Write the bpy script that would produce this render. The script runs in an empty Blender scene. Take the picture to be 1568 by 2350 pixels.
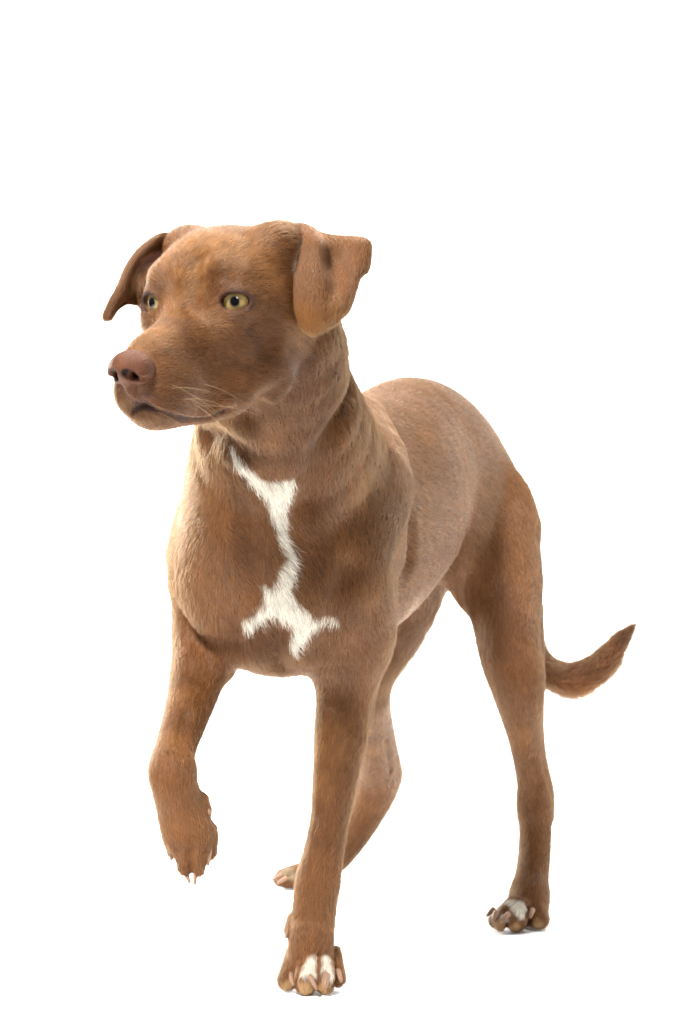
import bpy, math
import numpy as np

FUR = True          # coat of hair on / off (off only for quick shape tests)
rng = np.random.default_rng(7)
sc = bpy.context.scene

# ------------------------------------------------------------------ camera
FPX = 3917.0                      # focal length in pixels of a 1568 x 2350 plate
CAM_H = 0.309                     # camera height above the studio floor (m)
TILT = math.atan((1500 - 1175) / FPX)
cd = bpy.data.cameras.new('camera')
cam = bpy.data.objects.new('camera', cd)
sc.collection.objects.link(cam)
cam.location = (0, 0, CAM_H)
cam.rotation_euler = (math.pi / 2 + TILT, 0, 0)
cd.sensor_fit = 'HORIZONTAL'
cd.sensor_width = 36.0
cd.lens = 36.0 * FPX / 1568.0
cd.clip_start = 0.05
cd.clip_end = 100
cd.dof.use_dof = True
cd.dof.focus_distance = 1.42
cd.dof.aperture_fstop = 20
sc.camera = cam

# ------------------------------------------------------------------ studio light
w = bpy.data.worlds.new('World')
sc.world = w
w.use_nodes = True
bg = w.node_tree.nodes['Background']
bg.inputs[0].default_value = (1.0, 1.0, 1.0, 1)
bg.inputs[1].default_value = 0.05


def area_light(name, loc, target, size, power, col=(1, 1, 1)):
    ld = bpy.data.lights.new(name, 'AREA')
    ld.shape = 'DISK'
    ld.size = size
    ld.energy = power
    ld.color = col
    o = bpy.data.objects.new(name, ld)
    sc.collection.objects.link(o)
    o.location = loc
    d = np.array(target, float) - np.array(loc, float)
    from mathutils import Vector
    o.rotation_euler = Vector(d).to_track_quat('-Z', 'Y').to_euler()
    return o


area_light('key_light', (-0.85, 0.0, 2.15), (-0.05, 1.65, 0.35), 0.5, 165, (1.0, 0.97, 0.93))
area_light('camera_flash', (-0.05, -0.35, 1.0), (-0.05, 1.6, 0.4), 0.16, 10, (1.0, 0.98, 0.95))
area_light('top_light', (0.3, 2.1, 2.6), (0.1, 1.9, 0.0), 1.8, 100, (1.0, 0.98, 0.95))
area_light('side_light_left', (-1.5, 3.1, 0.9), (-0.05, 1.7, 0.35), 0.6, 75, (1.0, 0.98, 0.95))
area_light('side_light_right', (2.0, 2.6, 0.9), (0.15, 1.8, 0.35), 0.7, 26, (1.0, 0.98, 0.95))
area_light('backdrop_light', (0.0, 2.2, 2.9), (0.0, 3.7, 0.9), 1.6, 55)
vs = sc.view_settings
vs.view_transform = 'Standard'
vs.look = 'None'
vs.exposure = 0.28
vs.gamma = 1.0
vs.use_curve_mapping = False
sc.cycles.max_bounces = 5
sc.cycles.use_denoising = True
sc.cycles.diffuse_bounces = 3
sc.cycles.glossy_bounces = 2
sc.cycles.transmission_bounces = 4
sc.cycles.sample_clamp_indirect = 4.0

# ------------------------------------------------------------------ plate geometry helpers
CT, ST = math.cos(TILT), math.sin(TILT)
EYE = np.array([0, 0, CAM_H])


def ray(u, v):
    x = (u - 784) / FPX
    y = -(v - 1175) / FPX
    return np.array([x, CT - y * ST, ST + y * CT])


def P(u, v, D):
    """world point seen at plate position (u, v), D metres in front of the camera"""
    r = ray(u, v)
    return EYE + r * (D / r[1])


def unit(a):
    a = np.asarray(a, float)
    return a / np.linalg.norm(a)


# head frame: l = dog's left, f = forward along the muzzle, u = up   (mm, origin between the eyes)
def head_frame(yaw, pit, roll):
    y, p, r = map(math.radians, (yaw, pit, roll))
    hl = np.array([math.cos(y), -math.sin(y), 0])
    hf = np.array([-math.sin(y) * math.cos(p), -math.cos(y) * math.cos(p), -math.sin(p)])
    hu = np.cross(hl, hf)
    hu = hu if hu[2] > 0 else -hu
    return np.array([hl * math.cos(r) - hu * math.sin(r), hf, hu * math.cos(r) + hl * math.sin(r)])


HM = head_frame(30, 14, 5)
HO = P(441, 690, 1.31)


def hd(l, f, u):
    return HO + (l * HM[0] + f * HM[1] + u * HM[2]) * 0.001


def hdir(l, f, u):
    return unit(l * HM[0] + f * HM[1] + u * HM[2])


def hpx(u, v, l):
    """point of the head plane at lateral offset l (mm) seen at plate position (u, v)"""
    r = ray(u, v)
    t = (l / 1000 - HM[0] @ (EYE - HO)) / (HM[0] @ r)
    return EYE + r * t


# trunk frame: f = forward, l = dog's left, z = height
BF = np.array([-0.38, -0.925, 0.0])
BL = np.array([0.925, -0.38, 0.0])
UP = np.array([0, 0, 1.0])
BO = np.array([-0.045, 1.62, 0.0])


def bd(f, l, z):
    return BO + f * BF + l * BL + z * UP


# ------------------------------------------------------------------ implicit surface kit
class Field:
    def __init__(self):
        self.prims = []

    def add(self, kind, data, k, op, lo, hi, flow, hl):
        self.prims.append((kind, data, k, op, np.float32(lo), np.float32(hi), flow, hl))

    def chain(self, pts, k=0.012, op='u', axis=None, sub=3, flow=None, hl=0.0075):
        """smooth tube through [(xyz, radius[, flatten])]; flatten squeezes it along axis"""
        p = np.array([q[0] for q in pts], float)
        r = np.array([q[1] for q in pts], float)
        s = np.array([q[2] if len(q) > 2 else 1.0 for q in pts], float)
        if len(p) > 2 and sub > 1:
            def cr(a):
                a = np.asarray(a, float)
                b = np.concatenate([[2 * a[0] - a[1]], a, [2 * a[-1] - a[-2]]])
                out = []
                for i in range(1, len(b) - 2):
                    for j in range(sub):
                        t = j / sub
                        out.append(0.5 * (2 * b[i] + (b[i + 1] - b[i - 1]) * t + (2 * b[i - 1] - 5 * b[i] + 4 * b[i + 1] - b[i + 2]) * t * t
                                          + (3 * b[i] - b[i - 1] - 3 * b[i + 1] + b[i + 2]) * t ** 3))
                out.append(b[-2])
                return np.array(out)
            p, r, s = cr(p), np.maximum(cr(r), 1e-4), cr(s)
        rm = (r * np.maximum(s, 1)).max()
        self.add('chain', (p.astype(np.float32), r.astype(np.float32), s.astype(np.float32),
                           None if axis is None else unit(axis).astype(np.float32)),
                 k, op, p.min(0) - rm, p.max(0) + rm, flow, hl)

    def ell(self, c, rad, axes=None, k=0.012, op='u', flow=None, hl=0.0075):
        c = np.asarray(c, float)
        R = np.eye(3) if axes is None else np.array([unit(a) for a in axes])
        m = max(rad)
        self.add('ell', (c.astype(np.float32), np.array(rad, np.float32), R.astype(np.float32)), k, op, c - m, c + m, flow, hl)

    @staticmethod
    def dist(kind, data, p, tangent=False):
        if kind == 'ell':
            c, r, R = data
            q = (p - c) @ R.T
            k0 = np.sqrt(((q / r) ** 2).sum(1)) + 1e-9
            k1 = np.sqrt(((q / (r * r)) ** 2).sum(1)) + 1e-9
            return k0 * (k0 - 1) / k1, None
        pts, rad, sq, ax = data
        cen = pts.mean(0)
        x = p - cen
        a = pts[:-1] - cen
        ba = pts[1:] - pts[:-1]
        L = (ba * ba).sum(1) + np.float32(1e-12)
        pab = x @ ba.T - (a * ba).sum(1)
        t = np.clip(pab / L, 0, 1)
        pa2 = (x * x).sum(1)[:, None] - 2 * (x @ a.T) + (a * a).sum(1)
        q2 = pa2 - 2 * t * pab + t * t * L
        r = rad[:-1] + t * (rad[1:] - rad[:-1])
        if ax is not None:
            s = sq[:-1] + t * (sq[1:] - sq[:-1])
            qa = (x @ ax)[:, None] - a @ ax - t * (ba @ ax)
            d = (np.sqrt(np.maximum(q2 + qa * qa * (1 / (s * s) - 1), 0)) - r) * np.minimum(s, 1)
        else:
            d = np.sqrt(np.maximum(q2, 0)) - r
        if tangent:
            i = d.argmin(1)
            return d[np.arange(len(p)), i], (ba / np.sqrt(L)[:, None])[i]
        return d.min(1), None

    @staticmethod
    def bins(p, cell=0.04):
        """groups of neighbouring points"""
        q = np.floor(p / cell).astype(np.int64) + 512
        key = (q[:, 0] << 20) | (q[:, 1] << 10) | q[:, 2]
        order = np.argsort(key, kind='stable')
        cut = np.nonzero(np.diff(key[order]))[0] + 1
        return np.split(order, cut)

    def __call__(self, p, far=0.012):
        p = np.asarray(p, np.float32)
        out = np.full(len(p), far, np.float32)
        if not len(p):
            return out
        mg = np.array([[far if q[3] == 'u' else q[2]] for q in self.prims], np.float32)
        LO = np.array([q[4] for q in self.prims]) - mg
        HI = np.array([q[5] for q in self.prims]) + mg
        for idx in self.bins(p):
            x = p[idx]
            b0, b1 = x.min(0), x.max(0)
            o = np.full(len(idx), far, np.float32)
            for i in np.nonzero(((b1 >= LO) & (b0 <= HI)).all(1))[0]:
                kind, data, k, op = self.prims[i][:4]
                d, _t = self.dist(kind, data, x)
                if op == 'u':
                    h = np.maximum(k - np.abs(o - d), 0) / k
                    o = np.minimum(o, d) - h * h * k * 0.25
                else:
                    h = np.maximum(k - np.abs(o + d), 0) / k
                    o = np.maximum(o, -d) + h * h * k * 0.25
            out[idx] = o
        return out

    def flow(self, p):
        """lay direction of the coat: blend of the directions of the nearby masses"""
        p = np.asarray(p, np.float32)
        acc = np.zeros((len(p), 3), np.float32)
        ln = np.zeros(len(p), np.float32)
        ws = np.full(len(p), 1e-12, np.float32)
        for idx in self.bins(p):
            x = p[idx]
            b0, b1 = x.min(0), x.max(0)
            for kind, data, k, op, lo, hi, fl, hl in self.prims:
                if op != 'u' or fl is False or (b1 < lo - 0.05).any() or (b0 > hi + 0.05).any():
                    continue
                d, tan = self.dist(kind, data, x, True)
                if fl is not None:
                    tan = np.broadcast_to(np.asarray(fl, np.float32), (len(idx), 3))
                if tan is None:
                    continue
                wgt = np.exp(-np.maximum(d, 0) / 0.009)
                acc[idx] += tan * wgt[:, None]
                ln[idx] += hl * wgt
                ws[idx] += wgt
        return acc, ln / ws

    def trace(self, u, v, d0=1.1):
        """first surface point met along the sight line through plate position (u, v)"""
        r = ray(u, v)
        r = r / np.linalg.norm(r)
        t = np.arange(d0, 2.6, 0.008)
        f = self(EYE + t[:, None] * r, 0.03)
        i = np.nonzero(f < 0)[0]
        tc = t[i[0]] if len(i) else t[np.argmin(f)]
        t = np.arange(tc - 0.012, tc + 0.004, 0.0008)
        f = self(EYE + t[:, None] * r)
        i = np.nonzero(f < 0)[0]
        return EYE + r * (t[i[0]] if len(i) else t[np.argmin(f)])


def polygonise(fld, lo, hi, h, B=4):
    """sparse surface nets: returns vertices and quads of the zero level"""
    lo = np.asarray(lo, float)
    n = np.ceil((np.asarray(hi) - lo) / (h * B)).astype(int)
    ax = [lo[i] + np.arange(n[i] + 1) * h * B for i in range(3)]
    G = np.stack(np.meshgrid(*ax, indexing='ij'), -1).reshape(-1, 3)
    Cc = fld(G, 0.02).reshape(n + 1)
    near = np.abs(Cc) < h * B * 1.25
    act = np.zeros(n, bool)
    for i in range(2):
        for j in range(2):
            for k in range(2):
                act |= near[i:i + n[0], j:j + n[1], k:k + n[2]]
    V = np.repeat(np.repeat(np.repeat(np.where(Cc < 0, -1, 1).astype(np.float32), B, 0), B, 1), B, 2)[:n[0] * B + 1, :n[1] * B + 1, :n[2] * B + 1]
    fine = np.zeros(V.shape, bool)
    a = np.repeat(np.repeat(np.repeat(act, B, 0), B, 1), B, 2)
    for i in range(2):
        for j in range(2):
            for k in range(2):
                fine[i:i + a.shape[0], j:j + a.shape[1], k:k + a.shape[2]] |= a
    ii = np.argwhere(fine)
    vals = np.concatenate([fld(lo + c * h) for c in np.array_split(ii, max(1, len(ii) // 400000))])
    V[fine] = vals
    S = (V < 0)
    cnt = np.zeros(tuple(np.array(V.shape) - 1), np.uint8)
    corners = [(i, j, k) for i in range(2) for j in range(2) for k in range(2)]
    for i, j, k in corners:
        cnt += S[i:i + cnt.shape[0], j:j + cnt.shape[1], k:k + cnt.shape[2]]
    cells = np.argwhere((cnt > 0) & (cnt < 8))
    cv = np.stack([V[cells[:, 0] + i, cells[:, 1] + j, cells[:, 2] + k] for i, j, k in corners], 1)
    co = np.array(corners, float)
    acc = np.zeros((len(cells), 3))
    num = np.zeros(len(cells))
    for x in range(8):
        for y in range(x + 1, 8):
            if np.abs(co[x] - co[y]).sum() == 1:
                m = (cv[:, x] < 0) != (cv[:, y] < 0)
                t = cv[m, x] / (cv[m, x] - cv[m, y])
                acc[m] += co[x] + t[:, None] * (co[y] - co[x])
                num[m] += 1
    vert = lo + (cells + acc / num[:, None]) * h
    ids = np.full(cnt.shape, -1, np.int32)
    ids[cells[:, 0], cells[:, 1], cells[:, 2]] = np.arange(len(cells))
    quads = []
    for axd in range(3):
        b, c = [(1, 2), (2, 0), (0, 1)][axd]
        sl0 = [slice(1, -1)] * 3
        sl1 = [slice(1, -1)] * 3
        sl0[axd] = slice(0, -1)
        sl1[axd] = slice(1, None)
        A0, A1 = S[tuple(sl0)], S[tuple(sl1)]
        e = np.argwhere(A0 != A1)
        up = A0[tuple(e.T)]
        base = e.copy()
        for d in (b, c):
            base[:, d] += 1
        q = []
        for db, dc in ((0, 0), (1, 0), (1, 1), (0, 1)):
            g = base.copy()
            g[:, b] -= 1 - db
            g[:, c] -= 1 - dc
            q.append(ids[tuple(g.T)])
        q = np.stack(q, 1)
        q[~up] = q[~up][:, ::-1]
        quads.append(q)
    return vert, np.concatenate(quads)


def make_mesh(name, v, f, parent=None, mat=None, smooth=True):
    me = bpy.data.meshes.new(name)
    v = np.asarray(v, np.float32)
    if isinstance(f, np.ndarray):
        me.vertices.add(len(v))
        me.vertices.foreach_set('co', v.ravel())
        me.loops.add(f.size)
        me.loops.foreach_set('vertex_index', f.astype(np.int32).ravel())
        me.polygons.add(len(f))
        me.polygons.foreach_set('loop_start', np.arange(0, f.size, f.shape[1], dtype=np.int32))
        me.update(calc_edges=True)
    else:
        me.from_pydata([tuple(map(float, x)) for x in v], [], f)
    me.validate()
    if smooth:
        me.polygons.foreach_set('use_smooth', np.ones(len(me.polygons), bool))
    o = bpy.data.objects.new(name, me)
    sc.collection.objects.link(o)
    if mat:
        me.materials.append(mat)
    if parent:
        o.parent = parent
        o.matrix_parent_inverse = parent.matrix_world.inverted()
    return o


def vnoise(p, scale, seed=0):
    """smooth value noise in -1..1"""
    q = np.asarray(p, float) / scale + seed * 17.31
    i = np.floor(q).astype(np.int64)
    f = q - i
    f = f * f * (3 - 2 * f)

    def hsh(a):
        x = (a[:, 0] * 374761393 + a[:, 1] * 668265263 + a[:, 2] * 2147483647 + seed * 1274126177) & 0xffffffff
        x = ((x ^ (x >> 13)) * 1274126177) & 0xffffffff
        return ((x ^ (x >> 16)) & 0xffff) / 32767.5 - 1
    out = 0
    for a in range(2):
        for b in range(2):
            for c in range(2):
                wg = (f[:, 0] if a else 1 - f[:, 0]) * (f[:, 1] if b else 1 - f[:, 1]) * (f[:, 2] if c else 1 - f[:, 2])
                out = out + wg * hsh(i + [a, b, c])
    return out


def smooth01(x, a, b):
    t = np.clip((x - a) / (b - a), 0, 1)
    return t * t * (3 - 2 * t)


# ------------------------------------------------------------------ materials
def new_mat(name):
    m = bpy.data.materials.new(name)
    m.use_nodes = True
    return m, m.node_tree.nodes, m.node_tree.links, m.node_tree.nodes['Principled BSDF']


def mat_skin():
    m, n, l, b = new_mat('skin')
    a = n.new('ShaderNodeAttribute')
    a.attribute_name = 'coat'
    l.new(a.outputs['Color'], b.inputs['Base Color'])
    b.inputs['Roughness'].default_value = 0.7
    b.inputs['Specular IOR Level'].default_value = 0.2
    return m


def mat_hair():
    m, n, l, b = new_mat('coat_hair')
    n.remove(b)
    a = n.new('ShaderNodeAttribute')
    a.attribute_name = 'coat'
    h = n.new('ShaderNodeBsdfHairPrincipled')
    h.model = 'CHIANG'
    h.parametrization = 'COLOR'
    l.new(a.outputs['Color'], h.inputs['Color'])
    h.inputs['Roughness'].default_value = 0.38
    h.inputs['Radial Roughness'].default_value = 0.55
    h.inputs['Coat'].default_value = 0.0
    h.inputs['IOR'].default_value = 1.38
    h.inputs['Random Roughness'].default_value = 0.2
    d = n.new('ShaderNodeBsdfPrincipled')
    l.new(a.outputs['Color'], d.inputs['Base Color'])
    d.inputs['Roughness'].default_value = 0.36
    d.inputs['Specular IOR Level'].default_value = 0.28
    x = n.new('ShaderNodeMixShader')
    x.inputs[0].default_value = 0.28
    l.new(d.outputs[0], x.inputs[1])
    l.new(h.outputs[0], x.inputs[2])
    l.new(x.outputs[0], n['Material Output'].inputs['Surface'])
    return m


def mat_plain(name, col, rough=0.5, spec=0.5, bump=None, sss=0.0, coat=0.0):
    m, n, l, b = new_mat(name)
    b.inputs['Base Color'].default_value = (*col, 1)
    b.inputs['Roughness'].default_value = rough
    b.inputs['Specular IOR Level'].default_value = spec
    b.inputs['Coat Weight'].default_value = coat
    if sss:
        b.inputs['Subsurface Weight'].default_value = sss
        b.inputs['Subsurface Radius'].default_value = (0.004, 0.0015, 0.001)
        b.inputs['Subsurface Scale'].default_value = 1.0
    if bump:
        t = n.new('ShaderNodeTexCoord')
        v = n.new('ShaderNodeTexVoronoi')
        v.inputs['Scale'].default_value = bump[0]
        l.new(t.outputs['Object'], v.inputs['Vector'])
        bp = n.new('ShaderNodeBump')
        bp.inputs['Strength'].default_value = bump[1]
        bp.inputs['Distance'].default_value = 0.0006
        bp.invert = True
        l.new(v.outputs['Distance'], bp.inputs['Height'])
        l.new(bp.outputs[0], b.inputs['Normal'])
    return m


M_SKIN = mat_skin()
M_HAIR = mat_hair()

# ------------------------------------------------------------------ studio floor and backdrop: one white paper sweep
prof = [(0.7, 0.0), (2.9, 0.0)]
for i in range(1, 13):
    a = i / 12 * math.pi / 2
    prof.append((2.9 + 0.8 * math.sin(a), 0.8 - 0.8 * math.cos(a)))
prof.append((3.7, 3.2))
sv = [(x, y, z) for y, z in prof for x in (-3.0, 3.0)]
sf = [(2 * i, 2 * i + 1, 2 * i + 3, 2 * i + 2) for i in range(len(prof) - 1)]
mp, n_, l_, b_ = new_mat('white_paper')
b_.inputs['Base Color'].default_value = (0.93, 0.93, 0.93, 1)
b_.inputs['Roughness'].default_value = 0.6
sweep = make_mesh('studio_floor_sweep', sv, sf, None, mp)
sweep['kind'] = 'structure'
sweep['label'] = 'seamless white studio floor sweeping up into the background'

# ------------------------------------------------------------------ the dog
dog = bpy.data.objects.new('dog', None)
sc.collection.objects.link(dog)
dog.location = bd(-0.2, 0, 0)
dog['label'] = 'short haired brown dog with white chest blaze stepping forward, one front paw lifted'
dog['category'] = 'dog'
bpy.context.view_layer.update()

body = Field()


def px(pts, extra=1.0):
    """[(u, v, D, r_px[, flatten])] -> [(xyz, radius[, flatten])]"""
    return [(P(q[0], q[1], q[2]), q[3] * q[2] / FPX * extra) + tuple(q[4:]) for q in pts]


FURT = 0.004      # the coat stands about this far off the skin

# --- trunk
trunk = [(0.085, 0.425, 0.055, 0.75), (0.045, 0.43, 0.10, 0.78), (-0.01, 0.434, 0.130, 0.66), (-0.08, 0.438, 0.131, 0.65), (-0.16, 0.451, 0.123, 0.74),
         (-0.235, 0.477, 0.113, 0.81), (-0.32, 0.508, 0.111, 0.70), (-0.40, 0.511, 0.109, 0.73), (-0.47, 0.490, 0.095, 0.84), (-0.53, 0.455, 0.060, 1.0)]
body.chain([(bd(f, 0, z), r, s) for f, z, r, s in trunk], axis=BL, k=0.01, flow=unit(-BF - 0.25 * UP), sub=4)
# --- neck
body.chain([(bd(-0.01, 0.0, 0.455), 0.096), (P(658, 1040, 1.54), 0.080), (P(636, 900, 1.455), 0.060), (P(628, 780, 1.40), 0.052), (hd(0, -58, -12), 0.045)],
           k=0.03, flow=unit([0.12, 0.25, -1]), hl=0.009)
# --- shoulders and upper arms
for s, elbow, rr in ((1, P(802, 1500, 1.61), 0.040), (-1, P(484, 1440, 1.635), 0.030)):
    body.chain([(bd(-0.07, s * 0.045, 0.54), 0.018), (bd(-0.02, s * 0.067, 0.47), 0.039), (bd(0.04, s * (0.067 if s > 0 else 0.065), 0.40), 0.043),
                (0.5 * bd(0.02, s * 0.07, 0.36) + 0.5 * elbow, rr), (elbow, 0.030)], k=0.02)
body.ell(bd(0.06, 0.035, 0.385), (0.05, 0.045, 0.07), (BF, BL, UP), k=0.03, flow=(0, 0, -1), hl=0.009)
body.ell(bd(0.06, -0.035, 0.385), (0.05, 0.045, 0.07), (BF, BL, UP), k=0.03, flow=(0, 0, -1), hl=0.009)
body.ell(bd(0.03, 0.0, 0.326), (0.05, 0.05, 0.034), (BF, BL, UP), k=0.025, flow=unit(-BF), hl=0.012)

# --- standing front leg (dog's left)
body.chain(px([(800, 1480, 1.60, 74), (795, 1560, 1.61, 62), (786, 1640, 1.61, 58), (782, 1690, 1.61, 57), (774, 1750, 1.61, 50), (767, 1810, 1.61, 46), (760, 1862, 1.61, 41),
               (753, 1906, 1.61, 40), (744, 1953, 1.61, 42), (731, 2018, 1.61, 47), (724, 2066, 1.61, 46), (719, 2112, 1.61, 45), (715, 2150, 1.605, 47), (713, 2200, 1.605, 48)]), k=0.02, hl=0.006)
body.chain([(P(850, 1380, 1.64), 0.028), (P(838, 1490, 1.645), 0.018), (P(838, 1570, 1.645), 0.010), (P(822, 1650, 1.635), 0.010)], k=0.02)
# --- lifted front leg (dog's right)
body.chain(px([(475, 1420, 1.62, 66), (466, 1500, 1.605, 66), (449, 1566, 1.58, 57), (437, 1611, 1.56, 51), (421, 1662, 1.535, 46), (408, 1701, 1.52, 43), (398, 1736, 1.505, 44),
               (396, 1768, 1.495, 51), (401, 1805, 1.495, 49), (411, 1840, 1.50, 50), (422, 1879, 1.505, 54), (432, 1912, 1.505, 56)]), k=0.02, hl=0.006)
body.chain([(P(522, 1430, 1.655), 0.018), (P(489, 1530, 1.62), 0.014)], k=0.02)

# --- hind quarters
for s in (1, -1):
    body.ell(bd(-0.44, s * 0.048, 0.445), (0.090, 0.040, 0.088), (BF, BL, UP), k=0.032, flow=unit(-0.4 * BF - UP))
body.chain([(P(1150, 1235, 1.99), 0.042), (P(1158, 1335, 1.97), 0.043)] + px([(1163, 1430, 1.94, 74), (1172, 1500, 1.93, 68), (1183, 1544, 1.925, 64), (1192, 1596, 1.93, 54), (1198, 1650, 1.945, 42), (1206, 1700, 1.96, 34),
               (1214, 1756, 1.975, 30), (1222, 1797, 1.985, 32), (1226, 1830, 1.99, 37), (1227, 1865, 1.99, 37), (1229, 1893, 1.99, 34), (1227, 1958, 1.985, 33), (1221, 2012, 1.975, 35), (1216, 2050, 1.965, 42), (1212, 2080, 1.96, 44)]), k=0.02, hl=0.006)
body.chain(px([(1215, 1400, 1.985, 30), (1225, 1500, 1.962, 24), (1232, 1600, 1.958, 15), (1236, 1700, 1.972, 9), (1246, 1770, 1.990, 11), (1255, 1825, 2.003, 13), (1254, 1870, 2.0, 12)]), k=0.012, hl=0.006)
body.ell(P(1163, 1132, 2.0), (0.024, 0.024, 0.024), k=0.02, flow=unit(-0.4 * BF - UP))
body.ell(P(1172, 1192, 1.995), (0.026, 0.026, 0.030), k=0.025, flow=unit(-0.4 * BF - UP))
# right hind
body.chain([(bd(-0.45, -0.06, 0.42), 0.055)] + px([(915, 1390, 2.05, 76), (868, 1470, 2.05, 72), (842, 1550, 2.08, 58), (843, 1630, 2.13, 48), (858, 1710, 2.21, 44), (868, 1770, 2.28, 43), (862, 1815, 2.31, 44),
               (840, 1865, 2.32, 38), (803, 1925, 2.31, 34), (768, 1970, 2.30, 30), (728, 1998, 2.295, 30)]), k=0.02)
body.chain(px([(878, 1620, 2.145, 10), (892, 1710, 2.228, 10), (906, 1775, 2.30, 14), (893, 1810, 2.32, 14)]), k=0.012)
# --- tail
body.chain([(bd(-0.52, 0.0, 0.47), 0.032), (bd(-0.565, 0.01, 0.43), 0.026)] + px([(1195, 1420, 2.19, 30), (1235, 1520, 2.19, 31), (1300, 1557, 2.18, 33), (1350, 1546, 2.16, 31), (1392, 1511, 2.14, 25), (1425, 1470, 2.12, 17), (1452, 1440, 2.1, 5)]), k=0.012, hl=0.013)

# --- head
HH = 0.0045
body.ell(hd(0, -52, 9), (0.055, 0.060, 0.045), HM, k=0.02, flow=hdir(0, -1, 0), hl=0.0055)
body.ell(hd(0, -24, 8), (0.038, 0.030, 0.026), HM, k=0.02, flow=hdir(0, -1, 0.3), hl=HH)
for s in (1, -1):
    body.ell(hd(s * 24, -7, 17), (0.016, 0.014, 0.012), HM, k=0.012, flow=hdir(s * 0.4, -1, 0.4), hl=HH)
    body.ell(hd(s * 44, -66, 43), (0.015, 0.023, 0.013), HM, k=0.02, flow=hdir(s * 0.5, -1, 0), hl=0.0055)
    body.ell(hd(s * 36, -12, -13), (0.013, 0.020, 0.012), HM, k=0.012, flow=hdir(s * 0.5, -1, -0.4), hl=HH)
    body.ell(hd(s * 36, -40, -28), (0.019, 0.042, 0.030), HM, k=0.02, flow=hdir(s * 0.3, -1, -0.2), hl=0.0055)
    body.ell(hd(s * 15, 47, -66), (0.013, 0.034, 0.018), HM, k=0.012, flow=hdir(s * 0.3, -1, -0.5), hl=0.004)
    body.chain([(hd(s * 18, 8, -75), 0.015), (hd(s * 34, -40, -66), 0.020)], k=0.02, flow=hdir(s * .3, -1, -0.2), hl=0.0055)
body.chain([(hd(0, -15, -28), 0.034, 1.0), (hd(0, 24, -42), 0.031, 0.76), (hd(0, 55, -48), 0.027, 0.78), (hd(0, 67, -49), 0.0195, 0.9)], axis=HM[0], k=0.02, flow=hdir(0, -1, -0.1), hl=0.004)
body.chain([(hd(0, -25, -72), 0.022, 1.4), (hd(0, 20, -79), 0.015, 1.6), (hd(0, 58, -82), 0.0115, 1.5), (hd(0, 70, -78), 0.009, 1.4)], axis=HM[0], k=0.008, flow=hdir(0, -1, 0), hl=0.005)
# eyelids and sockets
EYES = {}
LIDS = []
ER = 0.0132
for s in (1, -1):
    n = hdir(0.33, 0.94, 0.05) if s > 0 else hdir(-0.22, 0.97, 0.05)
    surf = hd(40.0, 2.0, -1.0) if s > 0 else hd(-34.8, 6.5, -0.5)
    c = surf - n * (ER + 0.0006)
    side = unit(np.cross(n, HM[2]))
    upv = unit(np.cross(side, n))
    EYES[s] = (c, n, side, upv)
    body.ell(c, (0.0160, 0.0160, 0.0160), k=0.008, flow=hdir(s * 0.5, -0.6, 0.2), hl=0.004)
for s in (1, -1):
    c, n, side, upv = EYES[s]
    body.ell(c + n * 0.0138 + 0.0010 * s * HM[0] - 0.0004 * upv, (0.0122, 0.0076, 0.0085), (side, upv, n), k=0.0015, op='s')
    ring = []
    for t in range(25):
        a_, b2 = 0.0122 * math.cos(t / 24 * 2 * math.pi), 0.0077 * math.sin(t / 24 * 2 * math.pi)
        ring.append((c + 0.0010 * s * HM[0] + side * a_ + upv * (b2 - 0.0004) + n * (0.0004 + math.sqrt(0.0154 ** 2 - a_ * a_ - b2 * b2)), 0.0011))
    LIDS.append(ring)
    body.chain(ring, k=0.0016, sub=1, flow=False)
# mouth line
ML = [(335, 927, 5), (365, 941, 13), (400, 954, 19), (438, 963, 23), (470, 960, 26), (496, 948, 29), (524, 938, 31)]
MP = [body.trace(u, v) for u, v, l in ML]
MQ = [body.trace(u, v) for u, v in ((335, 927), (318, 930), (303, 945))]
body.chain([(p_ + 0.0035 * HM[2], 0.0042) for p_ in MP], k=0.004, flow=hdir(0.3, -1, -0.5), hl=0.003)
body.chain([(p_, 0.0026 + 0.0008 * (i > 2)) for i, p_ in enumerate(MP)], k=0.003, op='s')
body.chain([(p_, 0.0018) for p_ in MQ], k=0.003, op='s')

# creases and hollows of the coat over the muscles
GROOVES = [([(800, 890), (772, 970), (735, 1057), (712, 1150)], 0.004, 0.022), ([(470, 1000), (510, 1005), (545, 1030)], 0.003, 0.02),
           ([(640, 1455), (640, 1500), (639, 1530)], 0.003, 0.016), ([(420, 1410), (455, 1462), (535, 1476)], 0.003, 0.016),
           ([(940, 1190), (942, 1240), (934, 1310), (912, 1390)], 0.001, 0.02),
           ([(1050, 1375), (1052, 1300), (1070, 1220)], 0.003, 0.022), 
           ([(760, 1640), (752, 1740), (738, 1860)], 0.001, 0.010), ([(800, 1300), (770, 1400), (740, 1490)], 0.001, 0.022),
           ([(560, 1190), (575, 1280), (590, 1350)], 0.001, 0.022), ([(430, 1640), (412, 1715)], 0.001, 0.012),
           ([(1225, 1740), (1240, 1800)], 0.001, 0.008), ([(885, 1700), (897, 1770)], 0.001, 0.008),
           ([(640, 905), (600, 930), (560, 950)], 0.003, 0.020), ([(585, 755), (610, 790)], 0.002, 0.020), ([(475, 650), (490, 636), (515, 630)], 0.0015, 0.016),
           ([(452, 600), (446, 650), (440, 705)], 0.0015, 0.018)]
gp = [([body.trace(u, v) for u, v in pts], r, k) for pts, r, k in GROOVES]
for pts, r, k in gp:
    body.chain([(p_, r) for p_ in pts], k=k, op='s')

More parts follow.
